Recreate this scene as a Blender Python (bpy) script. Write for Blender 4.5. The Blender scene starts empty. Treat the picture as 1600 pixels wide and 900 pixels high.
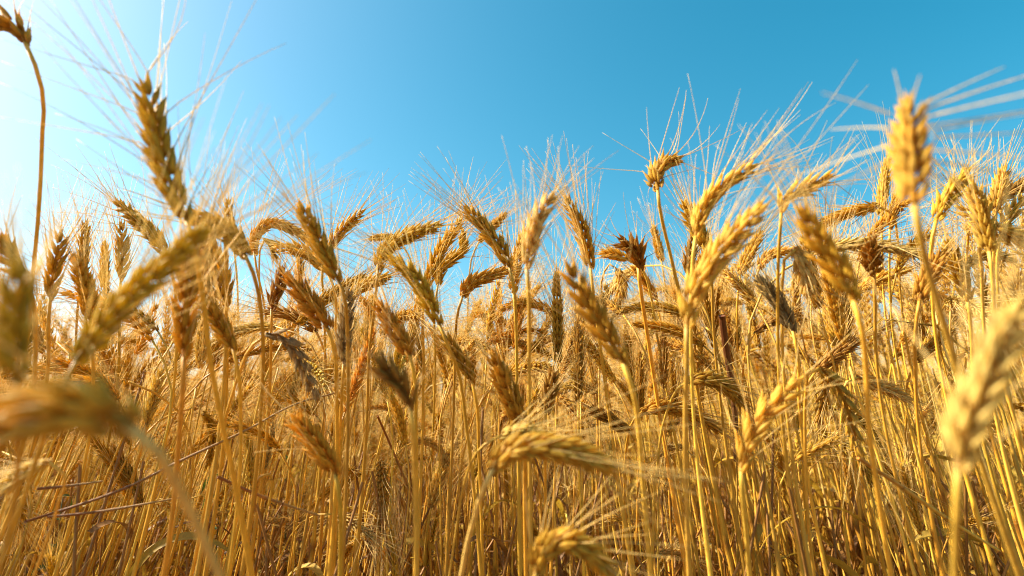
import bpy, math, random
import numpy as np
from mathutils import Vector

R = math.radians
sc = bpy.context.scene

# ------------------------------------------------------------------ camera
FPX = 900.0                      # focal length in pixels of a 1600 px wide picture
PITCH = R(13.0)
CAM_Z = 0.62
cam_d = bpy.data.cameras.new("camera")
cam = bpy.data.objects.new("camera", cam_d)
sc.collection.objects.link(cam)
cam.location = (0, 0, CAM_Z)
cam.rotation_euler = (R(90) + PITCH, 0, 0)
cam_d.sensor_width = 36.0
cam_d.lens = FPX * 36.0 / 1600.0
cam_d.clip_start = 0.01
cam_d.clip_end = 5000
cam_d.dof.use_dof = True
cam_d.dof.focus_distance = 0.58
cam_d.dof.aperture_fstop = 5.4
sc.camera = cam

# ------------------------------------------------------------------ sky, sun, exposure
SUN_AZ = -82.0                   # degrees from the view axis, negative to the left
SUN_EL = 38.0
world = bpy.data.worlds.new("World")
sc.world = world
world.use_nodes = True
wn, wl = world.node_tree.nodes, world.node_tree.links
wn.clear()
wout = wn.new("ShaderNodeOutputWorld")
wbg = wn.new("ShaderNodeBackground")
sky = wn.new("ShaderNodeTexSky")
sky.sky_type = 'NISHITA'
sky.sun_disc = False
sky.sun_elevation = R(SUN_EL)
sky.sun_rotation = R(SUN_AZ)
sky.altitude = 100
sky.air_density = 1.0
sky.dust_density = 2.2
sky.ozone_density = 1.0
whs = wn.new("ShaderNodeHueSaturation")
whs.inputs["Hue"].default_value = 0.464
whs.inputs["Saturation"].default_value = 1.52
whs.inputs["Value"].default_value = 1.0
wl.new(sky.outputs[0], whs.inputs["Color"])
wl.new(whs.outputs[0], wbg.inputs["Color"])
wbg.inputs["Strength"].default_value = 0.073
wl.new(wbg.outputs[0], wout.inputs["Surface"])

sun_d = bpy.data.lights.new("sun", 'SUN')
sun_d.energy = 5.0
sun_d.angle = R(0.55)
sun_d.color = (1.0, 0.90, 0.72)
sun = bpy.data.objects.new("sun", sun_d)
sc.collection.objects.link(sun)
_az, _el = R(SUN_AZ), R(SUN_EL)
sun_dir = Vector((math.sin(_az) * math.cos(_el), math.cos(_az) * math.cos(_el), math.sin(_el)))
sun.rotation_euler = (-sun_dir).to_track_quat('-Z', 'Y').to_euler()

sc.view_settings.view_transform = 'Standard'
sc.view_settings.look = 'None'
sc.view_settings.gamma = 1.0
sc.view_settings.use_curve_mapping = False
sc.view_settings.exposure = 1.62
sc.cycles.max_bounces = 8
sc.cycles.diffuse_bounces = 5
sc.cycles.glossy_bounces = 2
sc.cycles.transmission_bounces = 5
sc.cycles.use_denoising = True
sc.cycles.use_adaptive_sampling = False
sc.cycles.filter_width = 1.05

rnd = random.Random(11)
nrs = np.random.RandomState(5)

# ------------------------------------------------------------------ materials
TONES = {                        # straw colours of the ears and stems (linear)
    'golden': (0.79, 0.500, 0.054),
    'orange': (0.77, 0.445, 0.042),
    'brown':  (0.69, 0.400, 0.044),
    'yellow': (0.85, 0.565, 0.080),
    'pale':   (0.85, 0.605, 0.170),
    'grey':   (0.50, 0.360, 0.160),
    'dark':   (0.52, 0.260, 0.036),
}


def straw_material(name, kind):
    m = bpy.data.materials.new(name)
    m.use_nodes = True
    n, l = m.node_tree.nodes, m.node_tree.links
    n.clear()
    out = n.new("ShaderNodeOutputMaterial")
    bs = n.new("ShaderNodeBsdfPrincipled")
    info = n.new("ShaderNodeObjectInfo")
    att = n.new("ShaderNodeAttribute")
    att.attribute_name = "tone"          # R: random per grain/awn, G: along it, B: around it
    sep = n.new("ShaderNodeSeparateXYZ")
    l.new(att.outputs["Vector"], sep.inputs[0])
    tnt = n.new("ShaderNodeAttribute")
    tnt.attribute_name = "tint"
    own = n.new("ShaderNodeMixRGB")      # colour of the object x colour of the mesh
    own.blend_type = 'MULTIPLY'
    own.inputs[0].default_value = 1.0
    l.new(info.outputs["Color"], own.inputs[1])
    l.new(tnt.outputs["Color"], own.inputs[2])
    # value wobble per piece
    mr = n.new("ShaderNodeMapRange")
    l.new(sep.outputs[0], mr.inputs[0])
    lo, hi = {'ear': (0.80, 1.18), 'awn': (0.85, 1.15), 'stem': (0.68, 1.08), 'leaf': (0.50, 0.80)}[kind]
    mr.inputs[3].default_value = lo
    mr.inputs[4].default_value = hi
    # weathering blotches
    geo = n.new("ShaderNodeTexCoord")
    mp = n.new("ShaderNodeMapping")
    mp.inputs["Scale"].default_value = (1, 1, 0.12) if kind in ('stem', 'leaf') else (1, 1, 1)
    l.new(geo.outputs["Object"], mp.inputs[0])
    noi = n.new("ShaderNodeTexNoise")
    noi.inputs["Scale"].default_value = 420 if kind != 'stem' else 300
    noi.inputs["Detail"].default_value = 3
    l.new(mp.outputs[0], noi.inputs["Vector"])
    mr2 = n.new("ShaderNodeMapRange")
    l.new(noi.outputs["Fac"], mr2.inputs[0])
    mr2.inputs[1].default_value = 0.3
    mr2.inputs[2].default_value = 0.7
    mr2.inputs[3].default_value = 0.78
    mr2.inputs[4].default_value = 1.15
    mul = n.new("ShaderNodeMath")
    mul.operation = 'MULTIPLY'
    l.new(mr.outputs[0], mul.inputs[0])
    l.new(mr2.outputs[0], mul.inputs[1])
    # longitudinal veins on the husks
    col = n.new("ShaderNodeVectorMath")
    col.operation = 'SCALE'
    l.new(mul.outputs[0], col.inputs["Scale"])
    if kind == 'ear':
        ramp = n.new("ShaderNodeValToRGB")     # husk: reddish-brown foot, pale papery rim, darker beak
        e = ramp.color_ramp.elements
        e[0].position, e[0].color = 0.0, (0.66, 0.52, 0.45, 1)
        e[1].position, e[1].color = 1.0, (1.0, 0.92, 0.80, 1)
        x = ramp.color_ramp.elements.new(0.35)
        x.color = (1, 1, 1, 1)
        x = ramp.color_ramp.elements.new(0.75)
        x.color = (1.0, 1.0, 1.0, 1)
        l.new(sep.outputs[1], ramp.inputs[0])
        mx = n.new("ShaderNodeMixRGB")
        mx.blend_type = 'MULTIPLY'
        mx.inputs[0].default_value = 1.0
        l.new(own.outputs[0], mx.inputs[1])
        l.new(ramp.outputs[0], mx.inputs[2])
        rib = n.new("ShaderNodeMath")
        rib.operation = 'SINE'
        rm = n.new("ShaderNodeMath")
        rm.operation = 'MULTIPLY'
        rm.inputs[1].default_value = 2 * math.pi * 7
        l.new(sep.outputs[2], rm.inputs[0])
        l.new(rm.outputs[0], rib.inputs[0])
        rr = n.new("ShaderNodeMapRange")
        rr.inputs[1].default_value = -1.0
        rr.inputs[3].default_value = 0.78
        rr.inputs[4].default_value = 1.06
        l.new(rib.outputs[0], rr.inputs[0])
        rs_ = n.new("ShaderNodeVectorMath")
        rs_.operation = 'SCALE'
        l.new(mx.outputs[0], rs_.inputs[0])
        l.new(rr.outputs[0], rs_.inputs["Scale"])
        l.new(rs_.outputs[0], col.inputs[0])
    elif kind == 'awn':
        mx = n.new("ShaderNodeMixRGB")
        mx.inputs[0].default_value = 0.72
        l.new(own.outputs[0], mx.inputs[1])
        mx.inputs[2].default_value = (0.90, 0.70, 0.30, 1)
        l.new(mx.outputs[0], col.inputs[0])
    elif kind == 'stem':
        rp = n.new("ShaderNodeValToRGB")       # redder old sheaths plus painted-in shade low on the straw, pale neck
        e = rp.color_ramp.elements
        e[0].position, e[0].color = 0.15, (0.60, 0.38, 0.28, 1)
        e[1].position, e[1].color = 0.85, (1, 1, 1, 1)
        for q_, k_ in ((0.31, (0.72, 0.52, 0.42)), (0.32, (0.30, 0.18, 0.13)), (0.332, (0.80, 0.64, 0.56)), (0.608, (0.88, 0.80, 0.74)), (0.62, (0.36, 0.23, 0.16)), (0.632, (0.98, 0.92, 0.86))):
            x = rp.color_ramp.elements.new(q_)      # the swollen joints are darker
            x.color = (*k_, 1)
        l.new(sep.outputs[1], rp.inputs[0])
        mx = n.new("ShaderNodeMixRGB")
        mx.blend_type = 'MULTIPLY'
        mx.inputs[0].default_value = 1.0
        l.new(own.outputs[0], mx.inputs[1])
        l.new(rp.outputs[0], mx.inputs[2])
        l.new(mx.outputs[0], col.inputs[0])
    else:
        l.new(own.outputs[0], col.inputs[0])
    l.new(col.outputs[0], bs.inputs["Base Color"])
    bs.inputs["Roughness"].default_value = {'ear': 0.55, 'awn': 0.60, 'stem': 0.48, 'leaf': 0.6}[kind]
    bs.inputs["Specular IOR Level"].default_value = 0.25 if kind in ('ear', 'awn') else 0.4
    if kind in ('ear', 'stem'):
        wv = n.new("ShaderNodeMath")
        wv.operation = 'SINE'
        sm = n.new("ShaderNodeMath")
        sm.operation = 'MULTIPLY'
        sm.inputs[1].default_value = 2 * math.pi * (9 if kind == 'ear' else 11)
        l.new(sep.outputs[2], sm.inputs[0])
        l.new(sm.outputs[0], wv.inputs[0])
        bmp = n.new("ShaderNodeBump")
        bmp.inputs["Strength"].default_value = 0.35
        bmp.inputs["Distance"].default_value = 0.0002
        l.new(wv.outputs[0], bmp.inputs["Height"])
        l.new(bmp.outputs[0], bs.inputs["Normal"])
    # dry husks and bristles let a little light through
    tr = n.new("ShaderNodeBsdfTranslucent")
    l.new(col.outputs[0], tr.inputs["Color"])
    mix = n.new("ShaderNodeMixShader")
    mix.inputs[0].default_value = {'ear': 0.50, 'awn': 0.45, 'stem': 0.12, 'leaf': 0.28}[kind]
    l.new(bs.outputs[0], mix.inputs[1])
    l.new(tr.outputs[0], mix.inputs[2])
    l.new(mix.outputs[0], out.inputs["Surface"])
    return m


M_EAR = straw_material("wheat_husk", 'ear')
M_AWN = straw_material("wheat_awn", 'awn')
M_STEM = straw_material("wheat_straw", 'stem')
M_LEAF = straw_material("dry_leaf", 'leaf')


def soil_material():
    m = bpy.data.materials.new("soil_with_straw")
    m.use_nodes = True
    n, l = m.node_tree.nodes, m.node_tree.links
    bs = n["Principled BSDF"]
    tc = n.new("ShaderNodeTexCoord")
    a = n.new("ShaderNodeTexNoise")
    a.inputs["Scale"].default_value = 9
    a.inputs["Detail"].default_value = 8
    l.new(tc.outputs["Object"], a.inputs["Vector"])
    r = n.new("ShaderNodeValToRGB")
    r.color_ramp.elements[0].position, r.color_ramp.elements[0].color = 0.35, (0.05, 0.022, 0.012, 1)
    r.color_ramp.elements[1].position, r.color_ramp.elements[1].color = 0.7, (0.26, 0.13, 0.045, 1)
    l.new(a.outputs["Fac"], r.inputs[0])
    l.new(r.outputs[0], bs.inputs["Base Color"])
    bs.inputs["Roughness"].default_value = 0.95
    b = n.new("ShaderNodeBump")
    b.inputs["Distance"].default_value = 0.02
    l.new(a.outputs["Fac"], b.inputs["Height"])
    l.new(b.outputs[0], bs.inputs["Normal"])
    return m


# ------------------------------------------------------------------ mesh helpers (numpy)
def make_mesh(name, parts, mats, tint=(1.0, 1.0, 1.0)):
    """parts: list of (verts (n,3), quads (m,4), tone (n,3), material index); quads with a repeated last index are triangles"""
    vs, fs, ts, ms, off = [], [], [], [], 0
    for v, f, t, mi in parts:
        if len(v) == 0:
            continue
        vs.append(v); fs.append(f + off); ts.append(t); ms.append(np.full(len(f), mi, dtype=np.int32)); off += len(v)
    v = np.concatenate(vs).astype(np.float32); f = np.concatenate(fs); t = np.concatenate(ts).astype(np.float32); mi = np.concatenate(ms)
    tri = f[:, 2] == f[:, 3]
    tot = np.where(tri, 3, 4).astype(np.int32)
    start = np.concatenate([[0], np.cumsum(tot)[:-1]]).astype(np.int32)
    keep = np.ones_like(f, dtype=bool); keep[tri, 3] = False
    loops = f[keep].astype(np.int32)
    me = bpy.data.meshes.new(name)
    me.vertices.add(len(v)); me.vertices.foreach_set("co", v.ravel())
    me.loops.add(len(loops)); me.loops.foreach_set("vertex_index", loops)
    me.polygons.add(len(f)); me.polygons.foreach_set("loop_start", start)
    for m in mats:
        me.materials.append(m)
    me.polygons.foreach_set("material_index", mi)
    me.polygons.foreach_set("use_smooth", np.ones(len(f), dtype=bool))
    at = me.attributes.new("tone", 'FLOAT_VECTOR', 'POINT')
    at.data.foreach_set("vector", t.ravel())
    ti = me.attributes.new("tint", 'FLOAT_COLOR', 'POINT')
    ti.data.foreach_set("color", np.tile(np.array((*tint, 1.0), dtype=np.float32), len(v)))
    me.update(calc_edges=True)
    return me


def unit(a):
    return a / np.maximum(np.linalg.norm(a, axis=-1, keepdims=True), 1e-9)


def catmull(pts, n):
    """smooth curve through pts, resampled to n points equally spaced along it"""
    p = np.array(pts, dtype=float)
    if len(p) == 2:
        d = p
    else:
        h = np.maximum(np.linalg.norm(np.diff(p, axis=0), axis=1), 1e-6)
        sl = np.diff(p, axis=0) / h[:, None]
        m = np.empty_like(p)
        m[0], m[-1] = sl[0], sl[-1]
        for i in range(1, len(p) - 1):
            m[i] = (sl[i - 1] * h[i] + sl[i] * h[i - 1]) / (h[i] + h[i - 1])
        d = []
        for i in range(len(p) - 1):
            for t in np.linspace(0, 1, 16, endpoint=(i == len(p) - 2)):
                d.append((2 * t ** 3 - 3 * t * t + 1) * p[i] + (t ** 3 - 2 * t * t + t) * h[i] * m[i]
                         + (-2 * t ** 3 + 3 * t * t) * p[i + 1] + (t ** 3 - t * t) * h[i] * m[i + 1])
        d = np.array(d)
    s = np.concatenate([[0], np.cumsum(np.linalg.norm(np.diff(d, axis=0), axis=1))])
    u = np.linspace(0, s[-1], n)
    return np.stack([np.interp(u, s, d[:, k]) for k in range(3)], axis=1), s[-1]


def frames(P, side0):
    """tangents and a side vector carried along the curve without twisting"""
    T = unit(np.gradient(P, axis=0))
    S = np.zeros_like(P)
    s = np.array(side0, dtype=float)
    for i in range(len(P)):
        s = s - T[i] * np.dot(s, T[i])
        nrm = np.linalg.norm(s)
        if nrm < 1e-6:
            s = np.cross(T[i], (0.3, 0.8, 0.5)); nrm = np.linalg.norm(s)
        s = s / nrm
        S[i] = s
    return T, S, np.cross(T, S)


def husk_template(ns=6, rings=((0.0, 0.30), (0.15, 0.82), (0.36, 1.0), (0.60, 0.76), (0.80, 0.36))):
    """a pointed boat-shaped husk along +Z, length 1, half width 1 in X, half depth 1 in Y (a keel on +Y)"""
    v, t = [], []
    for z, r in rings:
        for k in range(ns):
            a = 2 * math.pi * k / ns + math.pi / 2
            keel = 1.18 if k == 0 else 1.0
            v.append((r * math.cos(a), r * math.sin(a) * keel, z)); t.append((0, z, k / ns))
    v.append((0, 0.20, 1.12)); t.append((0, 1, 0))
    f = []
    for i in range(len(rings) - 1):
        for k in range(ns):
            a, b = i * ns + k, i * ns + (k + 1) % ns
            f.append((a, b, b + ns, a + ns))
    top, o = len(v) - 1, (len(rings) - 1) * ns
    for k in range(ns):
        f.append((o + k, o + (k + 1) % ns, top, top))
    return np.array(v), np.array(f), np.array(t)


HUSK_FINE = husk_template()
HUSK_COARSE = husk_template(5, ((0.0, 0.3), (0.3, 1.0), (0.7, 0.72)))


def place_husks(tpl, org, X, Y, Z, wid, dep, ln, tone):
    tv, tf, tt = tpl
    n, k = len(org), len(tv)
    v = (org[:, None, :] + tv[None, :, 0:1] * (X * wid[:, None])[:, None, :] + tv[None, :, 1:2] * (Y * dep[:, None])[:, None, :]
         + tv[None, :, 2:3] * (Z * ln[:, None])[:, None, :])
    f = tf[None] + (np.arange(n) * k)[:, None, None]
    t = np.repeat(tt[None], n, axis=0).copy()
    t[:, :, 0] = tone[:, None]
    return v.reshape(-1, 3), f.reshape(-1, 4), t.reshape(-1, 3)


def tubes(C, rad, ns, tone):
    """C (n, r, 3) centre lines, rad (n, r)"""
    n, r, _ = C.shape
    T = unit(np.gradient(C, axis=1))
    ref = np.where(np.abs(T[:, :1, 2:3]) > 0.9, np.array([[[1.0, 0, 0]]]), np.array([[[0, 0, 1.0]]]))
    A = unit(np.cross(T, np.broadcast_to(ref, T.shape)))
    B = np.cross(T, A)
    an = np.arange(ns) * 2 * math.pi / ns
    v = C[:, :, None, :] + rad[:, :, None, None] * (A[:, :, None, :] * np.cos(an)[None, None, :, None] + B[:, :, None, :] * np.sin(an)[None, None, :, None])
    idx = np.arange(n * r * ns).reshape(n, r, ns)
    a = idx[:, :-1, :]; b = np.roll(a, -1, axis=2); d = idx[:, 1:, :]; c = np.roll(d, -1, axis=2)
    f = np.stack([a, b, c, d], axis=-1).reshape(-1, 4)
    t = np.zeros((n, r, ns, 3))
    t[..., 0] = tone[:, None, None]
    t[..., 1] = np.linspace(0, 1, r)[None, :, None]
    t[..., 2] = (np.arange(ns) / ns)[None, None, :]
    # close the ends
    caps = []
    if ns == 3:
        caps = [np.stack([idx[:, -1, 0], idx[:, -1, 1], idx[:, -1, 2], idx[:, -1, 2]], -1)]
    elif ns >= 6:
        caps = [np.stack([idx[:, e, 0], idx[:, e, 1], idx[:, e, 2], idx[:, e, 3]], -1) for e in (0, -1)]
        caps += [np.stack([idx[:, e, 0], idx[:, e, 3], idx[:, e, 4], idx[:, e, 5]], -1) for e in (0, -1)]
    return v.reshape(-1, 3), np.concatenate([f] + caps), t.reshape(-1, 3)


def build_ear(curve, width, side0, rs, fine=True, awn_len=1.15, spread=26, loose=1.0, awn_n=1.0, awn_r=1.0, taper=1.0, sweep=(0, 0, 0)):
    """husks and bristles of an ear whose axis follows curve (base first)"""
    P, L = catmull(curve, 48)
    T, S, F = frames(P, side0)
    nsp = int(np.clip(round(L / (0.31 * width * loose)), 7, 30))
    if not fine:
        nsp = max(7, int(nsp * 0.8))
    u = (np.arange(nsp) + 0.4) / nsp
    # the outline: narrower at the foot, full by a quarter, slimmer at the tip
    env = np.interp(u, [0, 0.12, 0.3, 0.6, 0.85, 1.0], [0.72, 0.95, 1.05, 1.0, 0.84, 0.62]) ** taper
    org, Z, X, wid, dep, ln, tone, lateral, uu, outd = [], [], [], [], [], [], [], [], [], []
    for k in range(nsp):
        i = min(47, int(u[k] * 47))
        p, t, s, f = P[i], T[i], S[i], F[i]
        sg = 1 if k % 2 else -1
        w = width * env[k]
        js = (-1, 0, 1, -2, 2) if fine else (-1, 1, 0)
        missing = rs.rand() < 0.04
        for j in js:
            if missing and j == 0:
                continue
            glume = abs(j) == 2
            jj = j * (0.62 if glume else 1.0)
            al = R(rs.normal(20.5, 4)) if not glume else R(rs.normal(12, 4))
            be = R(rs.normal(15, 4)) * (jj if j else 0) * (1.25 if glume else 1)
            d = t * math.cos(al) + s * sg * math.sin(al) * (1.0 if j else 1.15) + f * math.sin(be)
            d = d / np.linalg.norm(d)
            o = p + s * sg * w * 0.085 + f * jj * w * (0.14 if not glume else 0.19) + t * w * (0.0 if not glume else -0.14) + t * w * (0.10 if j == 0 else 0)
            x = f - d * np.dot(f, d)
            x = x / np.linalg.norm(x)
            q = rs.normal(1, 0.07)
            org.append(o); Z.append(d); X.append(x)
            wid.append(w * (0.152 if not glume else 0.11) * q); dep.append(w * (0.130 if not glume else 0.09) * q)
            ln.append(w * (0.94 if not glume else 0.76) * rs.normal(1, 0.07)); tone.append(np.clip(rs.normal(0.5, 0.25), 0, 1))
            lateral.append(j); uu.append(u[k]); outd.append(s * sg * 0.75 + f * 0.75 * jj)
    # the end spikelet
    for j in (-1, 0, 1):
        d = unit(T[-1] + F[-1] * 0.24 * j + S[-1] * 0.1 * rs.normal())
        org.append(P[-1] - T[-1] * width * 0.25); Z.append(d); x = F[-1] - d * np.dot(F[-1], d) if j == 0 else S[-1] - d * np.dot(S[-1], d)
        X.append(unit(x)); wid.append(width * 0.13); dep.append(width * 0.12); ln.append(width * 0.8); tone.append(rs.rand()); lateral.append(1); uu.append(1.0)
        outd.append(F[-1] * 0.5 * j + S[-1] * 0.3 * rs.normal())
    org, Z, X = np.array(org), np.array(Z), np.array(X)
    wid, dep, ln, tone, uu, outd = map(np.array, (wid, dep, ln, tone, uu, outd))
    Y = np.cross(Z, X)
    flip = np.sum(Y * outd, axis=1) < 0
    Y[flip] *= -1
    wid, dep = wid * 0.90, dep * 0.90
    husks = place_husks(HUSK_FINE if fine else HUSK_COARSE, org, X, Y, Z, wid, dep, ln, tone)
    # rachis: the little stalk the husks sit on
    rach = tubes(P[None, ::6], np.full((1, len(P[::6])), width * 0.09), 6, np.array([0.4]))
    # bristles
    sel = [i for i in range(len(org)) if abs(lateral[i]) == 1 and rs.rand() < 0.92 * awn_n or (lateral[i] == 0 and rs.rand() < 0.35 * awn_n)]
    awns = None
    if sel and awn_len > 0:
        sel = np.array(sel)
        base = org[sel] + Z[sel] * ln[sel][:, None] * 0.93
        ax = T[np.clip((uu[sel] * 47).astype(int), 0, 47)]
        sp = np.tan(np.radians(np.clip(rs.normal(spread, spread * 0.35, len(sel)), 4, 75)))[:, None] * (1.15 - 0.5 * uu[sel])[:, None]
        d0 = unit(ax + unit(outd[sel] + rs.normal(0, 0.18, (len(sel), 3))) * sp * 0.85 + np.array(sweep))
        d1 = unit(ax + unit(outd[sel] + rs.normal(0, 0.22, (len(sel), 3))) * sp * 1.05 + np.array(sweep) * 1.1)
        al = L * awn_len * np.clip(rs.normal(0.92, 0.16, len(sel)), 0.35, 1.25) * np.interp(uu[sel], [0, 0.25, 1], [0.7, 1.0, 0.95])
        r = 9 if fine else 5
        C = [base]
        step = (al / (r - 1))[:, None]
        wob = rs.normal(0, 0.04, (len(sel), 3))
        for q in range(1, r):
            tt = q / (r - 1)
            dd = unit(unit(Z[sel]) * max(0, (0.28 if abs(sweep[0]) < 0.1 else 0.0) - tt * 1.2) + d0 * (1 - tt) + d1 * tt + wob * tt)
            C.append(C[-1] + dd * step)
        C = np.stack(C, axis=1)
        rad = np.linspace(0.00033, 0.00010, r)[None] * np.ones((len(sel), 1)) * awn_r * (1 if fine else 1.15)
        awns = tubes(C, rad, 3, rs.rand(len(sel)))
    return husks, rach, awns


def build_stem(curve, r0, r1, rs, rings=34, ns=8, nodes=(0.32, 0.62)):
    P, L = catmull(curve, rings)
    u = np.linspace(0, 1, rings)
    rad = r1 + (r0 - r1) * np.clip((0.80 - u) / 0.45, 0, 1) ** 0.7
    for nd in nodes:
        rad = rad + r0 * 0.6 * np.exp(-((u - nd) / 0.012) ** 2) + r0 * 0.12 * np.clip(1 - np.abs(u - nd - 0.08) / 0.08, 0, 1)
    return tubes(P[None], rad[None], ns, np.array([rs.rand()]))


def build_leaf(base, direction, length, width, rs, droop=1.0):
    """a dry, twisted, tapering blade with a folded midrib"""
    n = 16
    d = unit(np.array(direction, dtype=float))
    p = np.array(base, dtype=float)
    side = unit(np.cross(d, (0, 0, 1.0)) + 1e-6)
    tw = rs.normal(0, 2.2)
    V, Tn = [], []
    for i in range(n):
        t = i / (n - 1)
        w = width * (0.55 + 0.45 * min(1, t * 5)) * (1 - t ** 2.2) + 0.0002
        a = tw * t
        up = unit(np.cross(side, d))
        s = side * math.cos(a) + up * math.sin(a)
        nn = np.cross(d, s)
        V += [p - s * w, p + nn * w * 0.35, p + s * w]
        Tn += [(0.4, t, 0), (0.6, t, 0.5), (0.4, t, 1)]
        d = unit(d + np.array((0, 0, -1.0)) * droop * 0.16 + rs.normal(0, 0.05, 3))
        p = p + d * length / (n - 1)
    f = []
    for i in range(n - 1):
        a = 3 * i
        f += [(a, a + 1, a + 4, a + 3), (a + 1, a + 2, a + 5, a + 4)]
    return np.array(V), np.array(f), np.array(Tn)


# ------------------------------------------------------------------ object helpers
def straw_tone(t):
    """stems are a little deeper in colour than the husks"""
    return (t[0] * 1.0, t[1] * 0.89, t[2] * 0.80)


def link(o, parent=None):
    sc.collection.objects.link(o)
    if parent is not None:
        o.parent = parent
    return o


def part(name, me, parent, tone):
    o = bpy.data.objects.new(name, me)
    o.color = (*tone, 1.0)
    return link(o, parent)


def thing(name, loc, label, cat, group=None):
    o = bpy.data.objects.new(name, None)
    o.empty_display_size = 0.02
    o.location = loc
    o["label"] = label
    o["category"] = cat
    if group:
        o["group"] = group
    return link(o)


CP, SP = math.cos(PITCH), math.sin(PITCH)


def world_at(x, y, d):
    """the point of the field that a 1600x900 pixel shows at depth d metres"""
    cx, cy = (x - 800) / FPX * d, (450 - y) / FPX * d
    return np.array((cx, d * CP - cy * SP, CAM_Z + d * SP + cy * CP))


def pixel_of(p):
    dx, dy, dz = p[0], p[1], p[2] - CAM_Z
    d = dy * CP + dz * SP
    return 800 + FPX * dx / d, 450 - FPX * (dz * CP - dy * SP) / d, d


GROUP = "ripe wheat stalks of the field"
HERO = []


def jitter(tone, rs, amt=0.08):
    k = rs.normal(1, amt)
    return tuple(float(np.clip(c * k * rs.normal(1, 0.03), 0.01, 0.9)) for c in tone)


def stalk(label, short, ear, w, tone='golden', stem=(), d=None, dt=0.0, tw=None, al=0.98, sp=26, loose=1.0, n=1.0, leaf=False, stone=None, real=0.0130, taper=1.0, awn_r=1.0, sweep=(0, 0, 0), fan=()):
    """ear: pixels base -> tip; w: its width in pixels; dt: how much deeper (m) the tip lies; stem: pixels going down"""
    rs = np.random.RandomState(len(HERO) * 17 + 3)
    if d is None:
        d = real * FPX / w
    width = w * d / FPX
    k = len(ear)
    E = [world_at(x, y, d + dt * i / max(1, k - 1)) for i, (x, y) in enumerate(ear)]
    view = unit(world_at(ear[0][0], ear[0][1], d) - np.array((0, 0, CAM_Z)))
    t0 = unit(E[1] - E[0])
    s0 = unit(np.cross(t0, view))
    if tw is None:
        tw = rs.uniform(-75, 75)
    s0 = s0 * math.cos(R(tw)) + np.cross(t0, s0) * math.sin(R(tw))
    # stem: through the pixels it shows, then down to the soil
    pts = [E[0] + t0 * width * 0.12] + [world_at(x, y, d + 0.012 * i) for i, (x, y) in enumerate(stem)]
    if not stem:
        # leave the ear along its axis, then bend down
        pts.append(E[0] - t0 * 0.025 + np.array((0, 0.004, -0.006)))
        pts.append(pts[-1] - t0 * 0.018 + np.array((-0.05 * pts[-1][0], 0.01, -0.05)))
    last, prev = pts[-1], pts[-2]
    dr = unit(last - prev)
    drop = last[2]
    hx = np.clip(dr[0] / max(0.25, -dr[2]) if dr[2] < -0.05 else 0.0, -0.55, 0.55)
    lean = 0.55 * hx * drop
    g = np.array((last[0] + lean + rs.normal(0, 0.01), last[1] + 0.05 + rs.uniform(0, 0.05), -0.005))
    mid = last * 0.5 + g * 0.5 + np.array((lean * 0.12, 0, 0))
    pts += [mid, g]
    pts = np.array(pts[::-1])
    origin = np.array((g[0], g[1], 0.0))
    husks, rach, awns = build_ear([p - origin for p in E], width, s0, rs, True, al, sp, loose, n, awn_r=awn_r, taper=taper, sweep=sweep)
    root = thing("wheat_stalk", origin, label, "wheat", GROUP)
    tn = jitter(TONES[tone], rs, 0.05)
    st = straw_tone(jitter(TONES[stone or {'brown': 'orange', 'dark': 'orange', 'orange': 'golden', 'pale': 'yellow', 'grey': 'golden'}.get(tone, tone)], rs))
    rr = width / 0.0130
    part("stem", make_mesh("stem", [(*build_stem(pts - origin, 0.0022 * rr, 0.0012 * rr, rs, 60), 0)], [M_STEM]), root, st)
    eo = part("ear", make_mesh("ear", [(*husks, 0), (*rach, 0)], [M_EAR]), root, tn)
    if fan:
        C = []
        for (x, y, an, ln_, bend) in fan:      # long bristles: where they leave the ear, heading, length, curve
            q = np.linspace(0, 1, 12)
            ang = np.radians(an + bend * q)
            px_ = x + np.concatenate([[0], np.cumsum(np.cos(ang[:-1]) * ln_ / 11)])
            py_ = y - np.concatenate([[0], np.cumsum(np.sin(ang[:-1]) * ln_ / 11)])
            dz = rs.normal(0, 0.03)
            C.append([world_at(a_, b_, d + dz * t_) - origin for a_, b_, t_ in zip(px_, py_, q)])
        C = np.array(C)
        awns = tubes(C, np.linspace(0.00042, 0.00016, 12)[None] * np.ones((len(C), 1)), 3, rs.rand(len(C)))
    if awns is not None:
        part("awns", make_mesh("awns", [(*awns, 0)], [M_AWN]), eo, tn)
    if leaf:
        q = pts[2] * 0.5 + pts[1] * 0.5 - origin
        part("leaf", make_mesh("leaf", [(*build_leaf(q, (rs.normal(), rs.normal() * 0.5 + 0.3, 0.9), 0.16, 0.004, rs), 0)], [M_LEAF]), root, tn)
    HERO.append((short, float(np.mean([e[0] for e in ear])), float(np.mean([e[1] for e in ear])), d))
    return root


# ------------------------------------------------------------------ the ground
def sheet(name, size, z, mat, n=1):
    me = bpy.data.meshes.new(name)
    s = size
    me.from_pydata([(-s, -s, z), (s, -s, z), (s, s, z), (-s, s, z)], [], [(0, 1, 2, 3)])
    me.materials.append(mat)
    o = bpy.data.objects.new(name, me)
    o["kind"] = "structure"
    return link(o)


sheet("ground", 2500, 0.0, soil_material())

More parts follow.
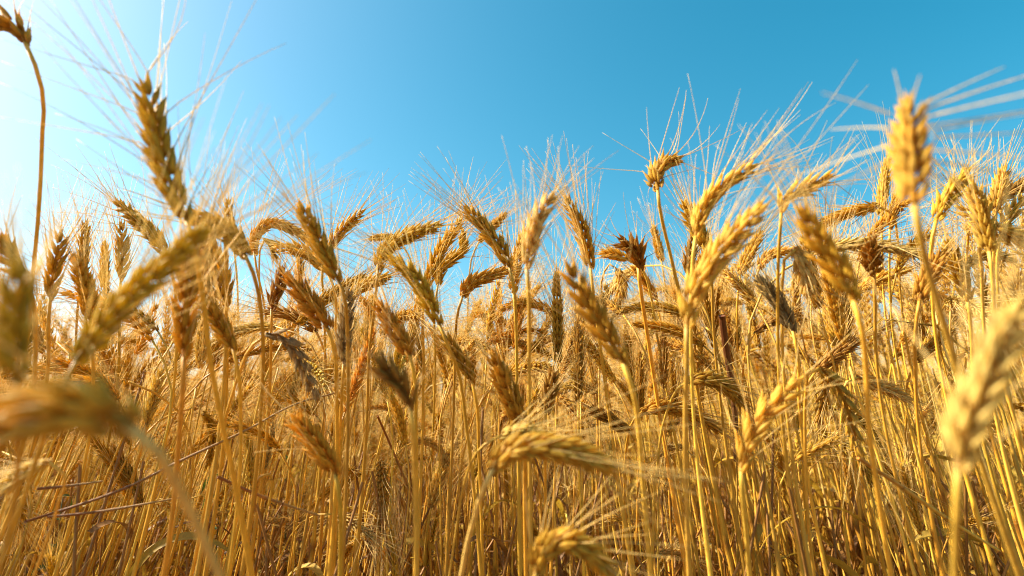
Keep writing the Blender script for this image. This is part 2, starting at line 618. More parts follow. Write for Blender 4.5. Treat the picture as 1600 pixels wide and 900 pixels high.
# ------------------------------------------------------------------ the stalks one can pick out
# left side, tall ones against the sky
stalk("lone ear cut by the top left corner on a bare kinked straw", "corner ear",
      [(41, 70), (30, 48), (8, 34), (-22, 30)], 34, 'orange', [(58, 110), (68, 155), (66, 210), (63, 290), (57, 370), (50, 440), (44, 520)], d=0.36, sp=30)
stalk("tallest upright ear on the left with long fanned bristles against the sky", "tallest upright ear",
      [(295, 350), (272, 300), (247, 225), (231, 138)], 44, 'golden', [(306, 400), (318, 470), (328, 560), (345, 650), (365, 745), (392, 892)], d=0.31, sp=46, al=1.15, tw=20, stone='orange')
stalk("thick arched ear bowing left from a bent neck beside the tallest ear", "thick arched ear",
      [(385, 402), (366, 372), (335, 350), (296, 338)], 34, 'brown', [(395, 425), (405, 465), (411, 530), (408, 640)], d=0.38, tw=60)
stalk("dense brown upright ear below the tallest ear, crossed by bristles", "dense brown ear",
      [(288, 562), (287, 500), (292, 440), (302, 372)], 40, 'brown', [(286, 600), (280, 680), (270, 800)], d=0.33)
stalk("big blurred diagonal ear on the left rising towards the right", "big diagonal ear",
      [(118, 565), (175, 492), (245, 424), (314, 364)], 42, 'golden', [(96, 610), (66, 690), (30, 800)], d=0.235, tw=75, loose=1.1)
stalk("very blurred ear standing at the left edge", "blurred edge ear",
      [(24, 600), (18, 540), (20, 480), (32, 430)], 54, 'golden', [(26, 640), (28, 720)], d=0.15)
stalk("large out-of-focus ear lying across the lower left edge on a bowed stem", "lying blurred ear",
      [(208, 668), (150, 640), (70, 640), (-50, 690)], 86, 'golden', [(236, 695), (268, 745), (305, 815), (345, 905)], d=0.14, tw=60, stone='pale')
stalk("small ear leaning left below the tallest ear, tip pointing up left", "small left leaning ear",
      [(262, 402), (248, 378), (216, 346), (186, 320)], 24, 'orange', [(272, 440), (276, 500)], sp=34)
stalk("upright ear at left with a ragged brown top just right of the bare straw", "ragged upright ear",
      [(78, 470), (82, 440), (88, 405), (94, 372)], 27, 'golden', [(76, 500), (76, 560)])
stalk("slim dark pointed ear between two upright ears on the left", "slim pointed ear",
      [(124, 450), (128, 420), (131, 385), (134, 352)], 18, 'brown', [(120, 500), (118, 560)])
stalk("plump ear below and right of the slim pointed ear", "plump ear",
      [(140, 500), (138, 468), (130, 435), (120, 405)], 26, 'golden', [(144, 540), (146, 600)])
stalk("thin faded yellow ear left of the neat upright spindle ear", "thin faded ear",
      [(163, 455), (163, 430), (164, 405), (164, 382)], 15, 'yellow', [(163, 480), (163, 540)])
stalk("neat upright spindle-shaped ear on the left against white sky", "neat spindle ear",
      [(188, 440), (191, 412), (191, 382), (189, 354)], 21, 'orange', [(187, 480), (186, 560)], sp=20)
stalk("thick ear leaning left at the edge beside the bare kinked straw", "edge leaning ear",
      [(46, 440), (30, 425), (14, 400), (-4, 372)], 34, 'orange', [(52, 470), (56, 540)])
stalk("narrow upright ear peeking over the thick arched ear", "peeking ear",
      [(366, 392), (362, 365), (358, 340), (356, 316)], 16, 'golden', [(370, 430), (372, 500)])
stalk("bleached hanging ear under the thick arched ear", "bleached hanging ear",
      [(332, 366), (322, 395), (322, 430), (328, 468)], 30, 'pale', [(345, 362), (352, 385), (354, 450), (352, 560)], d=0.42)
stalk("orange-brown ear leaning left below the bleached hanging ear", "orange-brown leaning ear",
      [(366, 548), (352, 522), (334, 492), (317, 462)], 30, 'orange', [(372, 580), (376, 650)])
stalk("golden ear in shade close beneath the thick arched ear's neck", "shaded golden ear",
      [(352, 478), (350, 450), (345, 418), (340, 392)], 28, 'golden', [(354, 520), (354, 600)], d=0.46)
# centre left
stalk("left ear of the V pair against the sky, leaning left", "left V ear",
      [(531, 442), (515, 412), (494, 370), (472, 326)], 31, 'golden', [(538, 462), (542, 500), (544, 600)], tw=15, sp=24)
stalk("right ear of the V pair, leaning right behind the left one", "right V ear",
      [(508, 400), (520, 378), (540, 354), (564, 333)], 20, 'golden', [(504, 420), (506, 470), (508, 560)])
stalk("long ear hooked over at its neck and lying rightwards behind the V pair", "hooked long ear",
      [(397, 398), (400, 368), (420, 350), (456, 358), (492, 384)], 18, 'golden', [(402, 425), (410, 460), (418, 520), (420, 600)], tw=70)
stalk("short hooked ear hanging inside the long hooked ear's bend", "short hooked ear",
      [(412, 372), (420, 378), (427, 388), (431, 402)], 15, 'golden', [(408, 385), (405, 410), (406, 450), (412, 540)], d=0.62)
stalk("ear lying nearly level below the hooked long ear, tip left", "level lying ear",
      [(512, 425), (492, 404), (464, 390), (436, 385)], 22, 'yellow', [(522, 450), (524, 520)])
stalk("thin upright ear right of the dark reddish ear", "thin upright ear",
      [(466, 448), (467, 432), (469, 415), (470, 398)], 15, 'golden', [(466, 480), (466, 560)])
stalk("dark reddish ear with spiky husks standing below the hooked ears", "dark spiky ear",
      [(424, 486), (428, 466), (435, 446), (441, 426)], 24, 'dark', [(424, 510), (422, 600)], tw=10)
stalk("broad brown ear leaning left beneath the V pair", "broad brown ear",
      [(514, 516), (498, 492), (476, 464), (456, 438)], 33, 'brown', [(522, 545), (526, 620)], d=0.42)
stalk("dusky ear lying flat behind the grey drooping ear", "dusky flat ear",
      [(496, 520), (472, 500), (444, 490), (416, 486)], 20, 'dark', [(506, 545), (508, 620)])
stalk("upright bleached grey ear on a bright straight straw left of centre", "bleached upright ear",
      [(537, 572), (537, 540), (540, 505), (543, 462)], 27, 'grey', [(534, 620), (531, 680), (527, 770), (520, 895)], tw=5, d=0.44, al=0.9)
stalk("grey drooping ear with open loose husks on a strongly curved straw", "grey drooping ear",
      [(416, 522), (438, 524), (460, 545), (477, 580), (491, 616)], 25, 'grey', [(396, 538), (378, 572), (362, 620), (350, 660), (330, 745), (300, 895)], tw=10, loose=1.35, al=0.35, n=0.5, d=0.42, stone='yellow')
# centre
stalk("S-curved ear alone in the sky gap, bowing right", "S-curved ear",
      [(590, 424), (596, 402), (616, 380), (646, 364), (682, 354)], 25, 'golden', [(588, 450), (584, 490), (577, 550), (574, 640)], tw=40, sp=22)
stalk("small flat ear tip poking left behind the S-curved ear", "small flat ear",
      [(616, 370), (605, 370), (593, 371), (580, 373)], 12, 'golden', [(630, 385), (645, 415), (655, 460)], d=0.8)
stalk("low ear leaning right under the S-curved ear", "low right leaning ear",
      [(546, 466), (560, 452), (580, 441), (604, 433)], 21, 'golden', [(540, 490), (540, 570)])
stalk("long ear leaning left in the middle, its stem running down right", "long left leaning ear",
      [(688, 510), (668, 468), (644, 430), (616, 406)], 29, 'golden', [(700, 540), (716, 580), (728, 660)], tw=30)
stalk("slender ear leaning right, upper one of a crossing pair", "slender crossing ear",
      [(667, 448), (676, 420), (693, 384), (718, 349)], 22, 'golden', [(662, 475), (662, 560)])
stalk("curved thin ear just right of the slender crossing ear", "curved thin ear",
      [(684, 446), (690, 420), (706, 404), (722, 392), (723, 366)], 18, 'golden', [(680, 470), (680, 560)])
stalk("brown ear tilted left in the crop below the S-curved ear", "tilted brown ear",
      [(642, 558), (628, 534), (612, 508), (596, 480)], 29, 'brown', [(648, 590), (650, 660)])
stalk("wide ear bent right under the fork of two ears", "wide bent ear",
      [(722, 464), (732, 446), (756, 434), (792, 423)], 22, 'orange', [(716, 485), (712, 520), (710, 600)], sp=34)
stalk("clean ear tilted left with its tip in open sky, left of the pale plump ear", "clean tilted ear",
      [(797, 420), (783, 390), (759, 360), (731, 328)], 26, 'golden', [(803, 450), (806, 500), (808, 600)], sp=24, tw=20)
stalk("short ear crossing behind the clean tilted ear, leaning right", "short crossing ear",
      [(748, 378), (760, 364), (774, 350), (788, 336)], 14, 'orange', [(738, 400), (733, 440), (730, 520)])
stalk("pale plump ear leaning right in the middle against blue sky", "pale plump ear",
      [(822, 420), (828, 385), (839, 345), (858, 312)], 33, 'pale', [(826, 450), (827, 520), (827, 640)], sp=28, tw=10, stone='yellow')
stalk("yellow ear hidden close behind the pale plump ear", "yellow hidden ear",
      [(802, 458), (804, 430), (808, 402), (816, 370)], 20, 'yellow', [(806, 500), (809, 600)])
stalk("lone orange-brown ear tilted left right of the middle, on a thin straw", "lone orange-brown ear",
      [(923, 422), (917, 390), (906, 352), (886, 316)], 25, 'orange', [(927, 455), (934, 510), (944, 590)], sp=22, tw=25)
stalk("ear facing the viewer end-on, dark face with bristles to both sides", "end-on ear",
      [(998, 420), (995, 404), (988, 388), (975, 380)], 33, 'dark', [(1000, 445), (1008, 500), (1020, 580)], dt=-0.02, sp=62, d=0.5)
stalk("small slim ear floating in the blue gap right of the end-on ear", "small slim ear",
      [(1034, 410), (1030, 392), (1026, 374), (1021, 356)], 14, 'golden', [(1040, 450), (1050, 520)])
stalk("round orange ear bent away on the long bare straw in the sky", "round orange ear",
      [(1028, 296), (1024, 276), (1033, 260), (1056, 249)], 30, 'orange', [(1030, 320), (1037, 355), (1048, 400), (1062, 460), (1078, 530), (1088, 600)], sp=60, d=0.44, tw=60, al=1.3, dt=0.02)
stalk("dark ear lying left in the sky gap, cream husks at its tip", "dark side-lying ear",
      [(985, 408), (972, 402), (958, 398), (944, 396)], 20, 'yellow', [(1002, 418), (1014, 450), (1026, 520), (1040, 600)], d=0.58)
stalk("brown ear hanging low in the blue gap right of the lone ear", "gap hanging ear",
      [(966, 420), (972, 445), (968, 465), (962, 482)], 17, 'golden', [(955, 412), (944, 425), (940, 480)], d=0.7)
stalk("ear leaning left at the right rim of the blue gap", "ear rimming the blue gap",
      [(1026, 470), (1016, 452), (1004, 434), (992, 420)], 18, 'golden', [(1032, 500), (1038, 580)])
# right
stalk("tall yellow ear curving right below the bristles, right of the round orange ear", "tall curving ear",
      [(1086, 372), (1096, 332), (1122, 296), (1172, 262)], 30, 'yellow', [(1082, 410), (1080, 470), (1080, 560)], sp=36, al=0.95, tw=10)
stalk("ear tilted left at the foot of the tall curving ear", "tilted companion ear",
      [(1104, 390), (1094, 366), (1082, 344), (1072, 321)], 24, 'golden', [(1110, 420), (1114, 500)])
stalk("dark broken ear under the tall curving ear, husks sticking out", "dark broken ear",
      [(1076, 432), (1076, 410), (1080, 390), (1086, 368)], 20, 'dark', [(1080, 470), (1086, 540)], sp=40)
stalk("big golden ear in front leaning right, dark tip, on a straight yellow straw", "big golden front ear",
      [(1072, 512), (1080, 466), (1104, 424), (1140, 376), (1186, 330)], 44, 'yellow', [(1073, 560), (1071, 640), (1072, 740), (1077, 895)], d=0.32, tw=25, loose=1.15, sp=20, n=0.7)
stalk("short thick ear leaning right on a straight vertical straw against the sky", "short thick ear",
      [(1220, 332), (1226, 312), (1250, 297), (1290, 279)], 29, 'yellow', [(1219, 360), (1216, 410), (1215, 480), (1216, 560)], sp=44, tw=10, stone='golden')
stalk("front brown-topped ear leaning left on a bowed yellow straw, right of middle", "brown-topped front ear",
      [(1336, 474), (1312, 428), (1284, 384), (1256, 338)], 45, 'golden', [(1346, 510), (1353, 570), (1357, 660), (1370, 760), (1392, 895)], d=0.27, tw=20, loose=1.25, n=0.7, sp=20)
stalk("level ear pointing left between the short thick ear and the tall blurred ear", "level pointing ear",
      [(1372, 322), (1342, 328), (1310, 338), (1280, 352)], 19, 'golden', [(1392, 332), (1402, 370), (1406, 450)], tw=70)
stalk("slim upright ear just left of the tall blurred ear", "slim upright ear",
      [(1377, 340), (1378, 312), (1382, 282), (1387, 250)], 17, 'yellow', [(1378, 375), (1380, 450)])
stalk("small upright ear below the tall blurred ear's left side", "small upright ear",
      [(1390, 358), (1393, 342), (1397, 326), (1401, 309)], 17, 'golden', [(1390, 385), (1390, 450)], d=0.62)
stalk("tall blurred ear nearest the upper right, long bristles swept right", "tall blurred ear",
      [(1428, 318), (1424, 275), (1420, 225), (1420, 172)], 60, 'golden', [(1434, 350), (1446, 405), (1466, 475), (1490, 560), (1520, 680), (1556, 790), (1592, 895)], d=0.2, tw=30, dt=0.02, loose=0.9, fan=[(1434, 168, 27, 150, -4), (1442, 172, 20, 240, -5), (1450, 182, 14, 260, -3), (1452, 196, 8, 240, 3), (1455, 205, 12, 200, -4), (1456, 214, 2, 240, 4), (1456, 234, -4, 230, -4), (1454, 250, -10, 220, -2), (1452, 270, -18, 180, 3), (1390, 178, 160, 110, 6), (1388, 200, 178, 90, 8), (1388, 228, 196, 140, 5), (1390, 250, 207, 120, 4), (1410, 168, 100, 60, 6), (1424, 166, 78, 50, -8)], stone='yellow')
stalk("ear leaning right close beside the tall blurred ear's stem", "stem-side ear",
      [(1462, 345), (1472, 322), (1488, 298), (1508, 272)], 27, 'golden', [(1456, 375), (1456, 450)], sp=30)
stalk("ear tilted left in the right-hand cluster, beneath crossing bristles", "cluster tilted ear",
      [(1546, 396), (1540, 366), (1532, 330), (1520, 294)], 29, 'yellow', [(1550, 425), (1554, 500)])
stalk("dark level ear reaching out of the right edge of the picture", "dark edge ear",
      [(1532, 328), (1556, 312), (1584, 296), (1618, 280)], 21, 'dark', [(1518, 345), (1512, 380), (1512, 460)], tw=60)
stalk("hazy yellow ear standing at the top of the right-hand cluster", "hazy yellow ear",
      [(1556, 335), (1559, 312), (1563, 290), (1568, 267)], 22, 'yellow', [(1554, 365), (1552, 450)])
stalk("ear leaning right at the right edge, below the dark edge ear", "right edge ear",
      [(1565, 358), (1574, 342), (1585, 326), (1598, 311)], 22, 'golden', [(1560, 385), (1560, 470)])
stalk("blurred level ear cut by the right edge beneath the cluster", "cut level ear",
      [(1548, 352), (1570, 362), (1594, 372), (1620, 384)], 26, 'yellow', [(1536, 362), (1534, 420), (1538, 520)], d=0.42)
stalk("large very blurred straw-yellow ear low on the right, on a thick pale straw", "large blurred yellow ear",
      [(1496, 735), (1506, 670), (1538, 595), (1580, 492)], 66, 'pale', [(1496, 775), (1494, 840), (1492, 905)], d=0.16, tw=20, loose=0.95, n=0.6, sp=24, stone='yellow')
stalk("hooked ear arching right under the short thick ear", "hooked right ear",
      [(1186, 420), (1194, 405), (1212, 396), (1238, 391)], 17, 'yellow', [(1179, 440), (1174, 490), (1170, 560)], tw=60)
stalk("cream ear hanging straight down, spread bristles, beside the brown-topped front ear", "cream hanging ear",
      [(1242, 386), (1250, 400), (1257, 424), (1262, 455)], 28, 'pale', [(1232, 394), (1224, 425), (1222, 500)], sp=42)
stalk("ear leaning right tucked behind the big golden front ear", "tucked ear",
      [(1156, 430), (1164, 410), (1175, 388), (1188, 366)], 18, 'golden', [(1153, 460), (1152, 550)])
stalk("dark ear top facing the viewer between brown-topped and tall blurred stems", "dark facing ear",
      [(1366, 428), (1364, 412), (1362, 396), (1364, 382)], 27, 'dark', [(1367, 460), (1368, 540)], sp=62, dt=-0.02)
stalk("long flat ear pointing right behind the brown-topped front ear", "long flat ear",
      [(1340, 455), (1364, 440), (1390, 430), (1420, 420)], 17, 'yellow', [(1330, 475), (1328, 550)], tw=60)
stalk("brown ear leaning right low in the right-hand cluster", "low cluster ear",
      [(1436, 470), (1444, 446), (1456, 424), (1468, 400)], 27, 'brown', [(1432, 500), (1430, 580)])
stalk("golden ear leaning left in the right-hand cluster under the stem-side ear", "inner cluster ear",
      [(1512, 470), (1504, 440), (1494, 412), (1482, 384)], 26, 'golden', [(1516, 500), (1520, 580)])
stalk("broad dusky ear leaning left right of the hooked right ear", "broad dusky ear",
      [(1240, 520), (1226, 490), (1208, 462), (1190, 438)], 27, 'grey', [(1246, 550), (1248, 620)], tw=20)
stalk("loose dark ear lying level, pale husks at its left end, right of the stump", "loose level ear",
      [(1178, 520), (1196, 508), (1216, 500), (1238, 492)], 18, 'dark', [(1168, 540), (1160, 600)], loose=1.4)
# below the skyline
stalk("large brown ear in front leaning left at the middle, on a pale bowed straw", "large middle ear",
      [(976, 572), (956, 536), (926, 492), (890, 424)], 42, 'brown', [(986, 600), (996, 650), (1002, 720), (1008, 800), (1016, 895)], d=0.31, tw=15, n=0.8, stone='yellow', loose=1.15)
stalk("orange-brown ear low on the left with bristles combed to the left", "low ear with combed bristles",
      [(526, 744), (514, 722), (492, 692), (466, 660)], 37, 'orange', [(530, 775), (532, 850)], d=0.36, sp=34, tw=20)
stalk("dark blurred ear with a bright cream foot and level bristles, left of middle", "cream-footed dark ear",
      [(642, 640), (636, 618), (620, 596), (598, 572)], 42, 'dark', [(645, 670), (648, 730), (650, 895)], d=0.27, sp=58, al=1.3, n=0.6, stone='yellow')
stalk("reddish ear leaning left in the stems right of the tilted brown ear", "reddish leaning ear",
      [(738, 597), (728, 576), (712, 552), (695, 527)], 26, 'brown', [(744, 625), (748, 700)])
stalk("thin cream ear leaning right low among the stems", "thin cream ear",
      [(673, 796), (682, 764), (692, 732), (704, 700)], 19, 'pale', [(668, 825), (662, 900)], sp=18, al=1.3, n=0.7)
stalk("wide shaded ear standing in the stems below the pale plump ear", "wide shaded ear",
      [(814, 662), (802, 632), (788, 598), (774, 562)], 34, 'brown', [(818, 690), (820, 780)], d=0.40)
stalk("spiky brown ear right beside the wide shaded ear", "spiky brown ear",
      [(852, 648), (854, 628), (860, 606), (864, 584)], 25, 'dark', [(852, 680), (852, 760)], sp=36)
stalk("blurred ear bowed level to the right, low in the middle foreground", "blurred bowed ear",
      [(768, 735), (790, 708), (834, 698), (888, 704), (946, 728)], 43, 'golden', [(757, 760), (744, 800), (730, 850), (720, 905)], d=0.28, tw=65, stone='pale', n=0.7)
stalk("cream-husked ear arching right just behind the blurred bowed ear", "cream arching ear",
      [(780, 682), (800, 674), (826, 672), (856, 682)], 20, 'pale', [(756, 695), (735, 725), (722, 770), (714, 820), (702, 900)], d=0.36, tw=30)
stalk("ear arching at the bottom edge of the picture under the blurred bowed ear", "bottom edge ear",
      [(836, 898), (846, 864), (876, 846), (912, 855), (950, 890)], 40, 'golden', [(834, 930), (832, 980)], d=0.28, tw=60)
stalk("dark ear lying level right of the wide shaded ear, cream left end", "cream-ended ear",
      [(984, 674), (966, 664), (948, 652), (928, 642)], 22, 'dark', [(996, 690), (1000, 740)], sp=40)
stalk("ear drooping right on an arched straw, right of the large middle ear", "drooping right ear",
      [(1074, 594), (1104, 592), (1136, 606), (1164, 636)], 24, 'brown', [(1062, 604), (1048, 628), (1036, 664), (1026, 740), (1018, 900)], tw=65, stone='yellow')
stalk("second arched ear below the drooping right ear, hanging to the right", "lower arched ear",
      [(1003, 642), (1030, 636), (1070, 642), (1126, 674)], 22, 'brown', [(990, 656), (980, 690), (976, 760), (974, 895)], tw=60)
stalk("open loosely husked ear in front leaning right, level bristles, lower right", "open front ear",
      [(1157, 736), (1166, 700), (1188, 656), (1226, 618), (1242, 602)], 42, 'yellow', [(1160, 770), (1166, 830), (1171, 900)], d=0.34, loose=1.2, sp=50, n=0.5, tw=5)
stalk("ear hanging down with big open grains, right of the open front ear", "grainy hanging ear",
      [(1280, 572), (1306, 600), (1326, 645), (1340, 704)], 28, 'golden', [(1268, 578), (1260, 610), (1258, 700)], loose=1.4, tw=10, n=0.7)
stalk("straw-yellow drooping ear right of the grainy hanging ear", "drooping yellow ear",
      [(1338, 588), (1362, 598), (1388, 608), (1416, 622)], 21, 'pale', [(1324, 596), (1316, 640), (1314, 720)], tw=60)
stalk("dark reddish ear lying level above the grainy hanging ear", "dark level ear",
      [(1274, 580), (1296, 562), (1318, 546), (1342, 530)], 21, 'dark', [(1262, 600), (1256, 680)])
stalk("small yellow ear leaning right among stems below the grainy hanging ear", "small yellow ear",
      [(1236, 722), (1256, 710), (1280, 698), (1306, 686)], 17, 'yellow', [(1224, 745), (1218, 820)], loose=1.3, d=0.5)
stalk("tiny cream ear leaning right, left of the large blurred yellow ear", "tiny cream ear",
      [(1422, 670), (1430, 658), (1438, 648), (1448, 638)], 15, 'pale', [(1416, 700), (1412, 780)], loose=1.4, al=0.4, n=0.4)
stalk("ear leaning right in the tangle left of the large blurred yellow ear's tip", "ear in the right-hand tangle",
      [(1430, 564), (1446, 548), (1464, 532), (1484, 518)], 18, 'brown', [(1420, 590), (1416, 660)], loose=1.3)
stalk("whitish ear upright among the lower left stems above the lying blurred ear's stem", "whitish ear",
      [(228, 666), (234, 640), (242, 612), (251, 584)], 22, 'pale', [(222, 695), (208, 750), (190, 830), (166, 900)], al=0.5, tw=10)
stalk("bent ear with silvery husks low at the left edge below the lying ear", "silvery bent ear",
      [(78, 720), (50, 732), (20, 750), (-14, 775)], 24, 'pale', [(96, 735), (90, 790), (60, 880)], d=0.3)


# ------------------------------------------------------------------ fallen straws, a broken stump, green weeds
def straw(name, label, cat, pix, d0, d1, r, tone, group=None):
    rs = np.random.RandomState(int(pix[0][0]) + 7)
    k = len(pix)
    p = np.array([world_at(x, y, d0 + (d1 - d0) * i / (k - 1)) for i, (x, y) in enumerate(pix)])
    o0 = p[0].copy()
    me = make_mesh(name, [(*build_stem(p - o0, r, r * 0.75, rs, 40, 8, (0.45,)), 0)], [M_STEM])
    o = link(bpy.data.objects.new(name, me))
    o.location = o0
    o.color = (*tone, 1)
    o["label"] = label
    o["category"] = cat
    if group:
        o["group"] = group
    return o


DARK = (0.52, 0.29, 0.08)
FG = "snapped straws lying across the stems"
straw("fallen_straw", "long brown straw slanting up rightwards across the lower left stems", "straw", [(40, 815), (66, 807), (202, 760), (280, 721), (389, 670), (460, 632), (524, 614)], 0.40, 0.50, 0.0010, DARK, FG)
straw("fallen_straw", "short brown level straw crossing stems under the lying blurred ear", "straw", [(58, 764), (100, 760), (160, 752)], 0.42, 0.44, 0.0010, DARK, FG)
straw("fallen_straw", "brown straw under the long slanting one, nearly level", "straw", [(74, 808), (150, 800), (240, 785), (290, 776)], 0.43, 0.46, 0.0010, DARK, FG)
straw("fallen_straw", "brown straw sloping down right at the bottom left of the low ear with combed bristles", "straw", [(340, 745), (400, 772), (450, 790), (500, 806)], 0.42, 0.46, 0.0011, DARK, FG)
straw("fallen_straw", "brown thin straw leaning across stems left of the thin cream ear", "straw", [(590, 650), (612, 700), (640, 770), (652, 820)], 0.55, 0.60, 0.0010, DARK, FG)
straw("fallen_straw", "yellow straw slanting down right below the grainy hanging ear", "straw", [(1340, 715), (1400, 755), (1480, 810), (1560, 860)], 0.36, 0.42, 0.0013, TONES['yellow'], FG)
straw("bent_straw", "hooked dry straw curled over at the lower left of the low ear with combed bristles", "straw", [(398, 800), (400, 768), (410, 744), (420, 742), (424, 762), (420, 790)], 0.42, 0.43, 0.0012, TONES['orange'], FG)
p0 = world_at(1128, 494, 0.52)
straw("broken_stalk", "thick dark broken stump with a frayed top right of the big golden ear", "straw", [(1128, 493), (1134, 540), (1142, 590), (1148, 640), (1150, 720)], 0.52, 0.56, 0.0030, (0.26, 0.13, 0.045), FG)

M_GREEN = straw_material("green_leaf", 'leaf')
for i, (x, y, dd, lb) in enumerate([(346, 742, 0.75, "small dull green weed between stems right of the long brown straw"), (98, 775, 0.8, "small dull green weed among the lower left stems under the lying ear"), (455, 645, 1.0, "green weed tip between stems left of the low ear with combed bristles")]):
    rs = np.random.RandomState(900 + i)
    p = world_at(x, y, dd)
    b = np.array((p[0], p[1], 0.0))
    root = thing("green_weed", b, lb, "weed", "green weeds between the stems")
    st = np.array([(0, 0, 0), (0.01, 0.0, p[2] * 0.5), (0, 0, p[2])])
    part("stem", make_mesh("stem", [(*build_stem(st, 0.0012, 0.0006, rs, 14, 6), 0)], [M_GREEN]), root, (0.09, 0.12, 0.02))
    for q in range(4):
        lf = build_leaf(st[2] * (0.82 + 0.06 * q), (rs.normal(), rs.normal(), 0.8), 0.035, 0.0035, rs, 1.2)
        part("leaf", make_mesh("leaf", [(*lf, 0)], [M_GREEN]), root, (0.10, 0.17, 0.02))


# ------------------------------------------------------------------ the rest of the crop
# templates of whole plants: the way the top bends, from upright to hanging
POSES = [  # name, lean at the neck, lean at the tip (degrees), tone, ear length, leaf
    ('upright', 3, 8, 'golden', 0.088, 0), ('upright', 5, 18, 'orange', 0.080, 1), ('slightly tilted', 14, 28, 'golden', 0.092, 0),
    ('tilted', 28, 50, 'yellow', 0.085, 0), ('tilted', 36, 62, 'brown', 0.090, 1), ('upright', 6, 2, 'brown', 0.076, 0),
    ('nodding', 62, 105, 'golden', 0.088, 0), ('nodding', 85, 125, 'pale', 0.082, 0), ('hanging', 115, 165, 'golden', 0.086, 0),
    ('slightly tilted', 20, 35, 'yellow', 0.078, 0), ('upright', 2, 12, 'yellow', 0.095, 0), ('arched', 45, 98, 'orange', 0.092, 0),
    ('hanging', 130, 172, 'brown', 0.084, 1), ('upright', 9, 20, 'golden', 0.086, 0), ('small upright', 4, 10, 'pale', 0.058, 0), ('arched', 52, 90, 'golden', 0.09, 0),
]


def pose_curve(neck, tip, h, ear_len, rs):
    lean0 = rs.uniform(-2, 4)
    ds = 0.01
    p = np.array((0.0, 0.0, 0.0)); pts = [p]
    bend = 0.05 + 0.11 * min(1, neck / 110)
    n = int(h / ds)
    ph = rs.uniform(0, 6)
    for i in range(n):
        s = (i + 1) * ds
        th = lean0 + (neck - lean0) * np.clip((s - (h - bend)) / bend, 0, 1) ** 1.5 + 1.2 * math.sin(s * 9 + ph)
        y = 0.02 * math.sin(s * 7 + ph)
        p = p + ds * np.array((math.sin(R(th)), y, math.cos(R(th)))); pts.append(p)
    stem = np.array(pts)
    ear = [p]
    for i in range(12):
        th = neck + (tip - neck) * (i + 0.5) / 12
        p = p + ear_len / 12 * np.array((math.sin(R(th)), 0.05, math.cos(R(th)))); ear.append(p)
    return stem, np.array(ear)


TPL = []
tcol = bpy.data.collections.new("wheat_templates")
for i, (pn, nk, tp, tone, el, lf) in enumerate(POSES * 3):
    rs = np.random.RandomState(100 + i)
    nk, tp, el = nk * rs.uniform(0.85, 1.15), tp * rs.uniform(0.85, 1.12), el * rs.uniform(0.72, 1.14)
    lf = lf or rs.rand() < 0.6
    ls = rs.uniform(0.92, 1.25)
    h = 0.70 + 0.02 * (i % 4)
    stc, erc = pose_curve(nk, tp, h, el, rs)
    a = rs.uniform(0, 2 * math.pi)
    w = rs.uniform(0.0098, 0.0120)
    husks, rach, awns = build_ear(erc, w, (math.cos(a), math.sin(a), 0.1), rs, True, rs.uniform(0.75, 1.05), rs.uniform(18, 34), ls, rs.uniform(0.6, 1.0))
    husks2, rach2, awns2 = build_ear(erc, w, (math.cos(a), math.sin(a), 0.1), np.random.RandomState(200 + i), False, rs.uniform(0.75, 1.05), rs.uniform(18, 32), ls, awn_n=0.75)
    hue = rs.uniform(0.9, 1.1)
    stem = build_stem(stc[::4], 0.0020, 0.0010, rs, 30, 6)
    leaf = build_leaf(stc[int(len(stc) * rs.uniform(0.4, 0.75))], (rs.normal(), rs.normal(), 1.0), rs.uniform(0.1, 0.2), 0.0042, rs, rs.uniform(0.8, 2.2)) if lf else None
    mm = {'stem': make_mesh("stem", [(*stem, 0)], [M_STEM]), 'ear': make_mesh("ear", [(*husks, 0), (*rach, 0)], [M_EAR]), 'awns': make_mesh("awns", [(*awns, 0)], [M_AWN])}
    if lf:
        mm['leaf'] = make_mesh("leaf", [(*leaf, 0)], [M_LEAF])
    top = max(stc[:, 2].max(), erc[:, 2].max())
    TPL.append(dict(pose=pn, tone=tone, top=top, meshes=mm, ear_mid=erc[len(erc) // 2], lean=(erc[-1] - stc[0])[0], ear=erc))
    st8 = build_stem(stc[::5], 0.0021, 0.0011, rs, 18, 5)
    prt = [(*husks2, 0), (*awns2, 1), (*st8, 2)]
    if lf:
        prt.append((*leaf, 3))
    o = bpy.data.objects.new("plant_%02d" % i, make_mesh("crop_plant", prt, [M_EAR, M_AWN, M_STEM, M_LEAF], TONES[tone]))
    tcol.objects.link(o)
NT = len(TPL)
# bare straws and withered blades between them
for i in range(4):
    rs = np.random.RandomState(300 + i)
    h = (0.38, 0.5, 0.58, 0.46)[i]
    stc = np.array([(0, 0, 0), (0.02 * rs.normal(), 0.02 * rs.normal(), h * 0.5), (0.06 * rs.normal(), 0.06 * rs.normal(), h)])
    prt = [(*build_stem(stc, 0.0020, 0.0013, rs, 14, 5), 0)]
    for q in range(3):
        prt.append((*build_leaf(stc[1] * (0.7 + 0.45 * q), (rs.normal(), rs.normal(), 0.9), rs.uniform(0.12, 0.24), 0.0038, rs, rs.uniform(0.9, 1.8)), 1))
    o = bpy.data.objects.new("plant_%02d" % (NT + i), make_mesh("crop_straw", prt, [M_STEM, M_LEAF], ((0.56, 0.29, 0.04), (0.42, 0.18, 0.025), (0.33, 0.15, 0.03), (0.36, 0.165, 0.03))[i]))  # darkened tints: shade low in the crop put into the straw colour
    tcol.objects.link(o)

SKYLINE_X = [-400, 0, 150, 300, 400, 560, 640, 700, 800, 900, 970, 1050, 1100, 1200, 1300, 1400, 1500, 1600, 2000]
SKYLINE_Y = [400, 400, 410, 410, 440, 455, 440, 430, 425, 430, 470, 450, 420, 380, 335, 335, 320, 310, 310]

